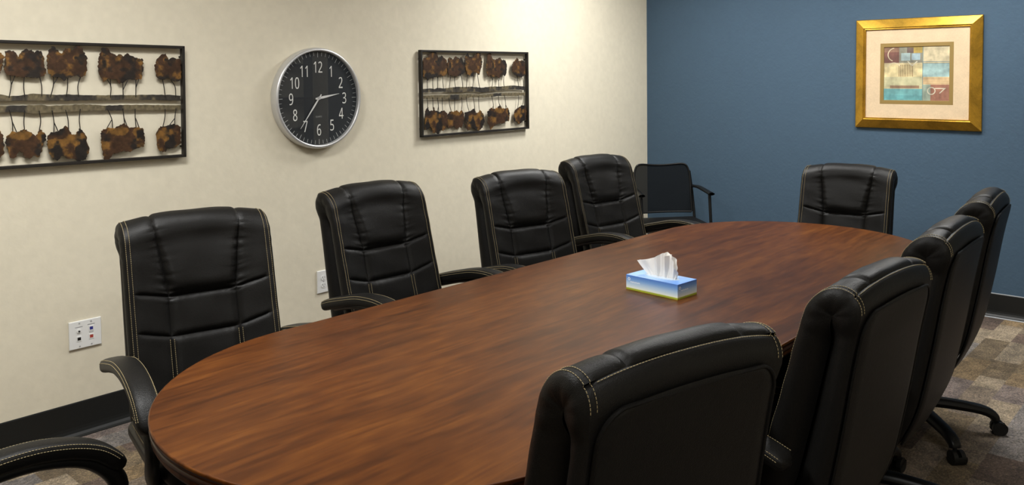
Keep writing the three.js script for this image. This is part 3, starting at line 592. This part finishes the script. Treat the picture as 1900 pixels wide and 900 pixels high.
// ---------------------------------------------------------------- clock
{
  const R = 0.2665, t = thing('wall_clock', 'large round silver wall clock with black dial and white numerals', 'clock', [0, 1.4145, 3.2], Math.PI / 2);
  const rim = new THREE.LatheGeometry([[R - 0.012, 0.0], [R - 0.004, 0.001], [R + 0.0, 0.006], [R + 0.001, 0.03], [R - 0.001, 0.045], [R - 0.005, 0.052], [R - 0.011, 0.0545], [R - 0.016, 0.053], [R - 0.0185, 0.048], [R - 0.019, 0.034]].map(p => new THREE.Vector2(...p)), 96); rim.rotateX(Math.PI / 2);
  part('rim', rim, M.silver, t, 'brushed silver rim');
  const cv = document.createElement('canvas'); cv.width = cv.height = 1024; const g = cv.getContext('2d');
  g.fillStyle = '#14181c'; g.fillRect(0, 0, 1024, 1024);
  g.translate(512, 512);
  const DR = 0.2485, sc = 512 / DR;
  g.strokeStyle = '#b9bbb8';
  for (let i = 0; i < 60; i++) { g.save(); g.rotate(i * Math.PI / 30); g.lineWidth = i % 5 ? 4 : 5; g.beginPath(); g.moveTo(0, -0.243 * sc); g.lineTo(0, -(i % 5 ? 0.223 : 0.216) * sc); g.stroke(); g.restore(); }
  g.fillStyle = '#dcdcd6'; g.textAlign = 'center'; g.textBaseline = 'middle';
  for (let n = 1; n <= 12; n++) {
    const a = n * Math.PI / 6, r = 0.166 * sc; g.save(); g.translate(Math.sin(a) * r, -Math.cos(a) * r); g.scale(0.68, 1); g.font = '168px sans-serif'; g.fillText(String(n), 0, 6); g.restore();
  }
  g.font = '22px sans-serif'; g.fillStyle = '#a5a7a4'; g.fillText('QUARTZ', 0, 0.098 * sc);
  const ct = new THREE.CanvasTexture(cv); ct.colorSpace = THREE.SRGBColorSpace;
  const dial = part('dial', new THREE.CircleGeometry(DR, 96), std({ map: ct, roughness: 0.7 }), t, 'black dial with white numerals'); dial.position.z = 0.034;
  const hand = (len, w, tail, ang, z) => {
    const s = new THREE.Shape([[-w * 0.35, -tail], [w * 0.35, -tail], [w * 0.5, len * 0.25], [0.0006, len], [-0.0006, len], [-w * 0.5, len * 0.25]].map(p => new THREE.Vector2(...p)));
    const q = new THREE.ExtrudeGeometry(s, { depth: 0.0012, bevelEnabled: false }); q.rotateZ(-ang); q.translate(0, 0, z); return q;
  };
  part('hour_hand', hand(0.132, 0.013, 0.02, (2 + 36 / 60) * Math.PI / 6 + 0.04, 0.037), M.hand, t, 'white tapered hour hand');
  part('minute_hand', hand(0.196, 0.009, 0.024, 36.1 * Math.PI / 30, 0.0395), M.hand, t, 'white tapered minute hand');
  const pin = new THREE.CylinderGeometry(0.008, 0.008, 0.009, 24); pin.rotateX(Math.PI / 2); pin.translate(0, 0, 0.0395); part('centre_pin', pin, M.silver, t);
  const gl = new THREE.CircleGeometry(R - 0.0188, 96); gl.translate(0, 0, 0.0475);
  part('glass', gl, phy({ color: 0xffffff, transmission: 1, thickness: 0, roughness: 0.0, ior: 1.52 }), t, 'clear clock glass');
  const bk = new THREE.CylinderGeometry(R - 0.012, R - 0.012, 0.03, 64); bk.rotateX(Math.PI / 2); bk.translate(0, 0, 0.0165); part('case_back', bk, M.plasticMatt, t);
}

// ---------------------------------------------------------------- gold framed picture
{
  const W = 0.773, H = 0.725, t = thing('framed_picture', 'abstract print with cream mat in a wide gold frame on blue wall', 'picture', [2.076, 1.516, 0], 0);
  t.rotation.z = -0.007;
  const mw = 0.07;
  const prof2 = [[0, 0.004], [0, 0.016], [0.003, 0.019], [mw - 0.016, 0.040], [mw - 0.013, 0.0405], [mw - 0.011, 0.036], [mw - 0.008, 0.034], [mw - 0.003, 0.035], [mw, 0.031], [mw, 0.02]];
  const side = (w, h) => {                              // lower bar, mitred
    const pos = [], idx = [], uv = [];
    prof2.forEach(([ins, d], i) => { pos.push(-w / 2 + ins, -h / 2 + ins, d, w / 2 - ins, -h / 2 + ins, d); uv.push(0, ins, w, ins); if (i) { const a = (i - 1) * 2; idx.push(a, a + 1, a + 3, a, a + 3, a + 2); } });
    let g = new THREE.BufferGeometry(); g.setAttribute('position', new THREE.Float32BufferAttribute(pos, 3)); g.setAttribute('uv', new THREE.Float32BufferAttribute(uv, 2)); g.setIndex(idx); g = g.toNonIndexed(); g.computeVertexNormals(); return g;
  };
  part('frame_bar', side(W, H), M.gold, t, 'gold bevelled frame bar');
  part('frame_bar', side(W, H).rotateZ(Math.PI), M.gold, t, 'gold bevelled frame bar');
  part('frame_bar', side(H, W).rotateZ(Math.PI / 2), M.gold, t, 'gold bevelled frame bar');
  part('frame_bar', side(H, W).rotateZ(-Math.PI / 2), M.gold, t, 'gold bevelled frame bar');
  const rectRing = (w, h, iw, ih, d) => { const s = new THREE.Shape([[-w / 2, -h / 2], [w / 2, -h / 2], [w / 2, h / 2], [-w / 2, h / 2]].map(p => new THREE.Vector2(...p))); s.holes.push(new THREE.Path([[-iw / 2, -ih / 2], [-iw / 2, ih / 2], [iw / 2, ih / 2], [iw / 2, -ih / 2]].map(p => new THREE.Vector2(...p)))); return new THREE.ExtrudeGeometry(s, { depth: d, bevelEnabled: true, bevelSize: 0.0015, bevelThickness: 0.0015, bevelSegments: 1, bevelOffset: -0.0015 }); };
  const matTex = tex(256, 256, (u, v) => { const k = 1 + 0.08 * (fbm(u, v, 8, 8, 4, 500) - 0.5) + 0.06 * (fbm(u, v, 60, 60, 2, 510) - 0.5); return [203 * k, 180 * k, 148 * k]; }, true, [3, 3]);
  const mat1 = part('mat', rectRing(W - 2 * mw + 0.006, H - 2 * mw + 0.006, 0.445, 0.398, 0.003), std({ map: matTex, roughness: 0.9 }), t, 'cream speckled mat'); mat1.position.z = 0.019;
  const fil = part('inner_fillet', rectRing(0.449, 0.402, 0.400, 0.350, 0.004), std({ color: lin(0.30, 0.20, 0.065), roughness: 0.45, metalness: 0.4 }), t, 'olive gold inner fillet'); fil.position.z = 0.019;
  // the print: a plain abstract patchwork
  const cv = document.createElement('canvas'); cv.width = 580; cv.height = 512; const g = cv.getContext('2d');
  const R = (x, y, w, h, c) => { g.fillStyle = c; g.fillRect(x * 580, y * 512, w * 580, h * 512); };
  R(0, 0, 1, 1, '#d9c79a');
  R(0, 0, 0.24, 0.30, '#7a5146'); R(0, 0.0, 0.24, 0.1, '#8d6a55'); R(0.24, 0, 0.36, 0.30, '#8d8a78'); R(0.40, 0, 0.2, 0.12, '#b59a4e'); R(0.36, 0.02, 0.1, 0.1, '#6d5b52');
  R(0.27, 0.12, 0.14, 0.14, '#a9bdbb'); R(0.43, 0.13, 0.13, 0.12, '#a4bac0'); R(0.6, 0, 0.4, 0.29, '#d6c7a2'); R(0.6, 0.31, 0.4, 0.25, '#a3c0bd');
  R(0.0, 0.33, 0.6, 0.23, '#ddcb98'); R(0.0, 0.56, 0.6, 0.20, '#c3bd95'); R(0.1, 0.72, 0.45, 0.05, '#9b7c60'); R(0, 0.78, 0.6, 0.22, '#76b3b3'); R(0, 0.9, 0.6, 0.1, '#6aa9ab');
  R(0.6, 0.57, 0.4, 0.13, '#d2b78a'); R(0.6, 0.70, 0.12, 0.3, '#9aa896'); R(0.72, 0.70, 0.28, 0.3, '#a5705a'); R(0.595, 0, 0.012, 1, '#7d8f88'); R(0.6, 0.28, 0.4, 0.012, '#7f8f8c'); R(0.6, 0.31, 0.4, 0.01, '#7f8f8c');
  for (const y of [0.585, 0.615, 0.645, 0.675]) R(0.6, y, 0.4, 0.007, '#b48a63');
  for (let i = 0; i < 9; i++) R(0.235 + i * 0.026, 0.335, 0.010, 0.22, '#7b5f3c');
  g.strokeStyle = '#d9cba8'; g.lineWidth = 8; g.beginPath(); g.arc(100, 75, 62, 1.9, 4.6); g.stroke(); g.beginPath(); g.arc(92, 215, 62, 3.4, 5.9); g.stroke();
  g.strokeStyle = '#dfd7bd'; g.lineWidth = 9; g.beginPath(); g.arc(425, 418, 32, 0, 6.3); g.stroke();
  g.beginPath(); g.moveTo(455, 395); g.lineTo(540, 395); g.lineTo(495, 440); g.stroke(); g.beginPath(); g.moveTo(215, 140); g.lineTo(255, 180); g.lineTo(300, 140); g.stroke();
  const id = g.getImageData(0, 0, 580, 512);
  for (let j = 0; j < 512; j++) for (let i = 0; i < 580; i++) { const k = (j * 580 + i) * 4, n = 0.86 + 0.4 * (fbm(i / 580, j / 512, 7, 9, 4, 600) - 0.5) + 0.16 * (fbm(i / 580, j / 512, 30, 10, 3, 620) - 0.5); for (let c = 0; c < 3; c++) id.data[k + c] = clamp(id.data[k + c] * n, 0, 255); }
  g.putImageData(id, 0, 0);
  const pt = new THREE.CanvasTexture(cv); pt.colorSpace = THREE.SRGBColorSpace;
  const pr = part('print', new THREE.PlaneGeometry(0.404, 0.354), std({ map: pt, roughness: 0.7 }), t, 'abstract patchwork print in teal, cream and rust'); pr.position.z = 0.0195;
  part('backing', box(-W / 2 + 0.01, W / 2 - 0.01, -H / 2 + 0.01, H / 2 - 0.01, 0.004, 0.018), M.woodDark, t);
}

// ---------------------------------------------------------------- wall plates
function plateBody(w, h) { const s = 0.003, sh = new THREE.Shape(); sh.moveTo(-w / 2 + s, -h / 2 + s); sh.lineTo(w / 2 - s, -h / 2 + s); sh.lineTo(w / 2 - s, h / 2 - s); sh.lineTo(-w / 2 + s, h / 2 - s); sh.closePath(); const g = new THREE.ExtrudeGeometry(sh, { depth: 0.003, bevelEnabled: true, bevelSize: s, bevelThickness: 0.003, bevelSegments: 3 }); g.translate(0, 0, 0.003); return g; }
const screwG = (() => { const g = new THREE.CylinderGeometry(0.0032, 0.0032, 0.0012, 16); g.rotateX(Math.PI / 2); return g; })();
{
  const t = thing('data_jack_plate', 'white square wall plate with four coloured data jacks', 'wall plate', [0, 0.433, 4.383], Math.PI / 2);
  part('cover', plateBody(0.131, 0.119), M.whitePlastic, t, 'white cover plate');
  for (const [x, y] of [[-0.024, 0.049], [-0.024, -0.049], [0.024, 0.049], [0.024, -0.049]]) part('screw', screwG, M.silver, t).position.set(x, y, 0.0093);
  const jack = (x, y, c, label) => { const a = part('jack', rbox(-0.0105, 0.0105, -0.0115, 0.0115, 0.006, 0.0105, 0.0012), M.whitePlastic, t); a.position.set(x, y, 0); part('socket', box(-0.0068, 0.0068, -0.006, 0.0068, 0.0085, 0.0109), std({ color: c, roughness: 0.4 }), a, label); };
  jack(-0.026, -0.017, lin(0.008, 0.008, 0.008), 'black data socket'); jack(0.024, 0.019, lin(0.03, 0.035, 0.22), 'blue data socket'); jack(0.024, -0.016, lin(0.35, 0.05, 0.035), 'red data socket');
  const cx = part('jack', (() => { const g = new THREE.CylinderGeometry(0.0095, 0.0105, 0.005, 24); g.rotateX(Math.PI / 2); return g; })(), M.whitePlastic, t); cx.position.set(-0.026, 0.016, 0.009);
  part('socket', (() => { const g = new THREE.CylinderGeometry(0.0036, 0.0036, 0.006, 16); g.rotateX(Math.PI / 2); g.translate(0, 0, 0.003); return g; })(), std({ color: lin(0.02, 0.02, 0.02), roughness: 0.4 }), cx, 'black round socket');
  const lblM = std({ color: lin(0.22, 0.22, 0.22), roughness: 0.8 });
  for (const [x, y, w] of [[-0.026, 0.0335, 0.03], [0.024, 0.0365, 0.03], [0.024, 0.0015, 0.017]]) part('label_strip', box(x - w / 2, x + w / 2, y - 0.0013, y + 0.0013, 0.0088, 0.0093), lblM, t, 'small grey printed label');
}
{
  const t = thing('power_outlet', 'white duplex power outlet on the beige wall below the clock', 'outlet', [0, 0.429, 3.172], Math.PI / 2);
  part('cover', plateBody(0.076, 0.12), M.whitePlastic, t, 'white cover plate');
  const slot = std({ color: lin(0.02, 0.02, 0.02), roughness: 0.6 });
  for (const s of [-1, 1]) {
    const f = part('receptacle', (() => { const g = new THREE.CylinderGeometry(0.0165, 0.0165, 0.003, 28); g.rotateX(Math.PI / 2); g.scale(1, 0.86, 1); return g; })(), M.whitePlastic, t); f.position.set(0, s * 0.0195, 0.0098);
    part('slot', mergeGeometries([box(-0.0075, -0.0053, -0.001, 0.008, 0.001, 0.0019), box(0.0053, 0.0075, 0, 0.0075, 0.001, 0.0019), new THREE.CylinderGeometry(0.0024, 0.0024, 0.001, 12).rotateX(Math.PI / 2).translate(0, -0.007, 0.0014)].map(g => g.toNonIndexed())), slot, f, 'dark outlet slots');
  }
  part('screw', screwG, M.silver, t).position.set(0, 0, 0.0093);
}

// ---------------------------------------------------------------- tissue box
{
  const L = 0.222, D = 0.112, H = 0.052;
  const t = thing('tissue_box', 'blue and white cardboard tissue box on the table', 'tissue box', [2.183, TB.top, 3.272], -0.08);
  const cv = document.createElement('canvas'); cv.width = 512; cv.height = 256; const g = cv.getContext('2d');
  // rows: long side (0-128), top (128-256)
  const gr = g.createLinearGradient(0, 0, 0, 128); gr.addColorStop(0, '#4f7fd0'); gr.addColorStop(0.25, '#6f9ddb'); gr.addColorStop(0.55, '#b4cfe8'); gr.addColorStop(0.8, '#dfe9ea'); gr.addColorStop(0.87, '#dfe6c0'); gr.addColorStop(0.88, '#a3ad35'); gr.addColorStop(1, '#99a22e'); g.fillStyle = gr; g.fillRect(0, 0, 512, 128);
  g.fillStyle = 'rgba(255,255,255,0.8)'; g.beginPath(); g.arc(30, 34, 13, 0, 7); g.fill(); g.fillStyle = '#6d9ad8'; g.beginPath(); g.arc(30, 34, 6, 0, 7); g.fill();
  g.fillStyle = 'rgba(255,255,255,0.75)'; for (let i = 0; i < 11; i++) g.fillRect(44 + i * 9, 52 + (i % 3), 6, 10);
  const g2 = g.createLinearGradient(0, 128, 512, 256); g2.addColorStop(0, '#7ea9e2'); g2.addColorStop(0.5, '#a8c8ee'); g2.addColorStop(1, '#4d82cf'); g.fillStyle = g2; g.fillRect(0, 128, 512, 128);
  const bt = new THREE.CanvasTexture(cv); bt.colorSpace = THREE.SRGBColorSpace;
  const bg = new THREE.BoxGeometry(L, H, D); bg.translate(0, H / 2, 0);
  const p = bg.attributes.position, n = bg.attributes.normal, uv = [];
  for (let i = 0; i < p.count; i++) {
    const X = p.getX(i) / L + 0.5, Y = p.getY(i) / H, Z = p.getZ(i) / D + 0.5;
    if (Math.abs(n.getY(i)) > 0.5) uv.push(X, 0.5 * (1 - Z) * 0.98 + 0.005);
    else if (Math.abs(n.getZ(i)) > 0.5) uv.push(n.getZ(i) > 0 ? X : 1 - X, 0.505 + 0.49 * Y);
    else uv.push(0.5 * (n.getX(i) > 0 ? 1 - Z : Z), 0.505 + 0.49 * Y);
  }
  bg.setAttribute('uv', new THREE.Float32BufferAttribute(uv, 2));
  part('carton', bg, std({ map: bt, roughness: 0.45 }), t, 'blue to white printed carton with green base stripe');
  const film = new THREE.CylinderGeometry(1, 1, 0.0008, 40); film.scale(0.072, 1, 0.026); film.translate(0.005, H + 0.0004, 0); part('slot_film', film, std({ color: lin(0.55, 0.66, 0.8), roughness: 0.25 }), t, 'pale film around the slot');
  // one tissue pulled half out
  const prof = [[-0.055, 0.044, -0.036, 0.0], [-0.035, 0.054, -0.03, 0.0], [-0.02, 0.066, -0.02, 0], [0.002, 0.080, -0.008, 0], [0.016, 0.088, 0.002, 0], [0.030, 0.080, 0.012, 0], [0.042, 0.082, 0.022, 0], [0.056, 0.066, 0.034, 0], [0.067, 0.040, 0.05, 0], [0.069, 0.014, 0.056, 0]];
  const top = u => { const f = u * (prof.length - 1), i = Math.min(prof.length - 2, Math.floor(f)), k = f - i; return [lerp(prof[i][0], prof[i + 1][0], k), lerp(prof[i][1], prof[i + 1][1], k)]; };
  const sheet = ph => grid(56, 18, (a, b) => {
    const [tx, ty] = top(a), bx = lerp(-0.045, 0.06, a), by = -0.006;
    const x = lerp(bx, tx - 0.012 * (1 - a) * 4 * (a < 0.25 ? (0.25 - a) * 4 : 0), Math.pow(b, 0.9)), y = lerp(by, ty, b) ;
    const fold = (0.006 * Math.sin(a * 23 + ph) + 0.004 * Math.sin(a * 41 + 2 * ph + b * 1.5)) * (0.35 + 0.65 * b) + 0.016 * Math.sin(ph) * b * Math.sin(Math.PI * a);
    return [x, H + y, fold];
  });
  const ti = part('tissue', mergeGeometries([sheet(0.9), sheet(-1.2)]), phy({ color: lin(0.82, 0.8, 0.77), roughness: 1, transmission: 0.12, thickness: 0, side: THREE.DoubleSide }), t, 'white tissue pulled up through the slot');
}

renderer.render(scene, camera);
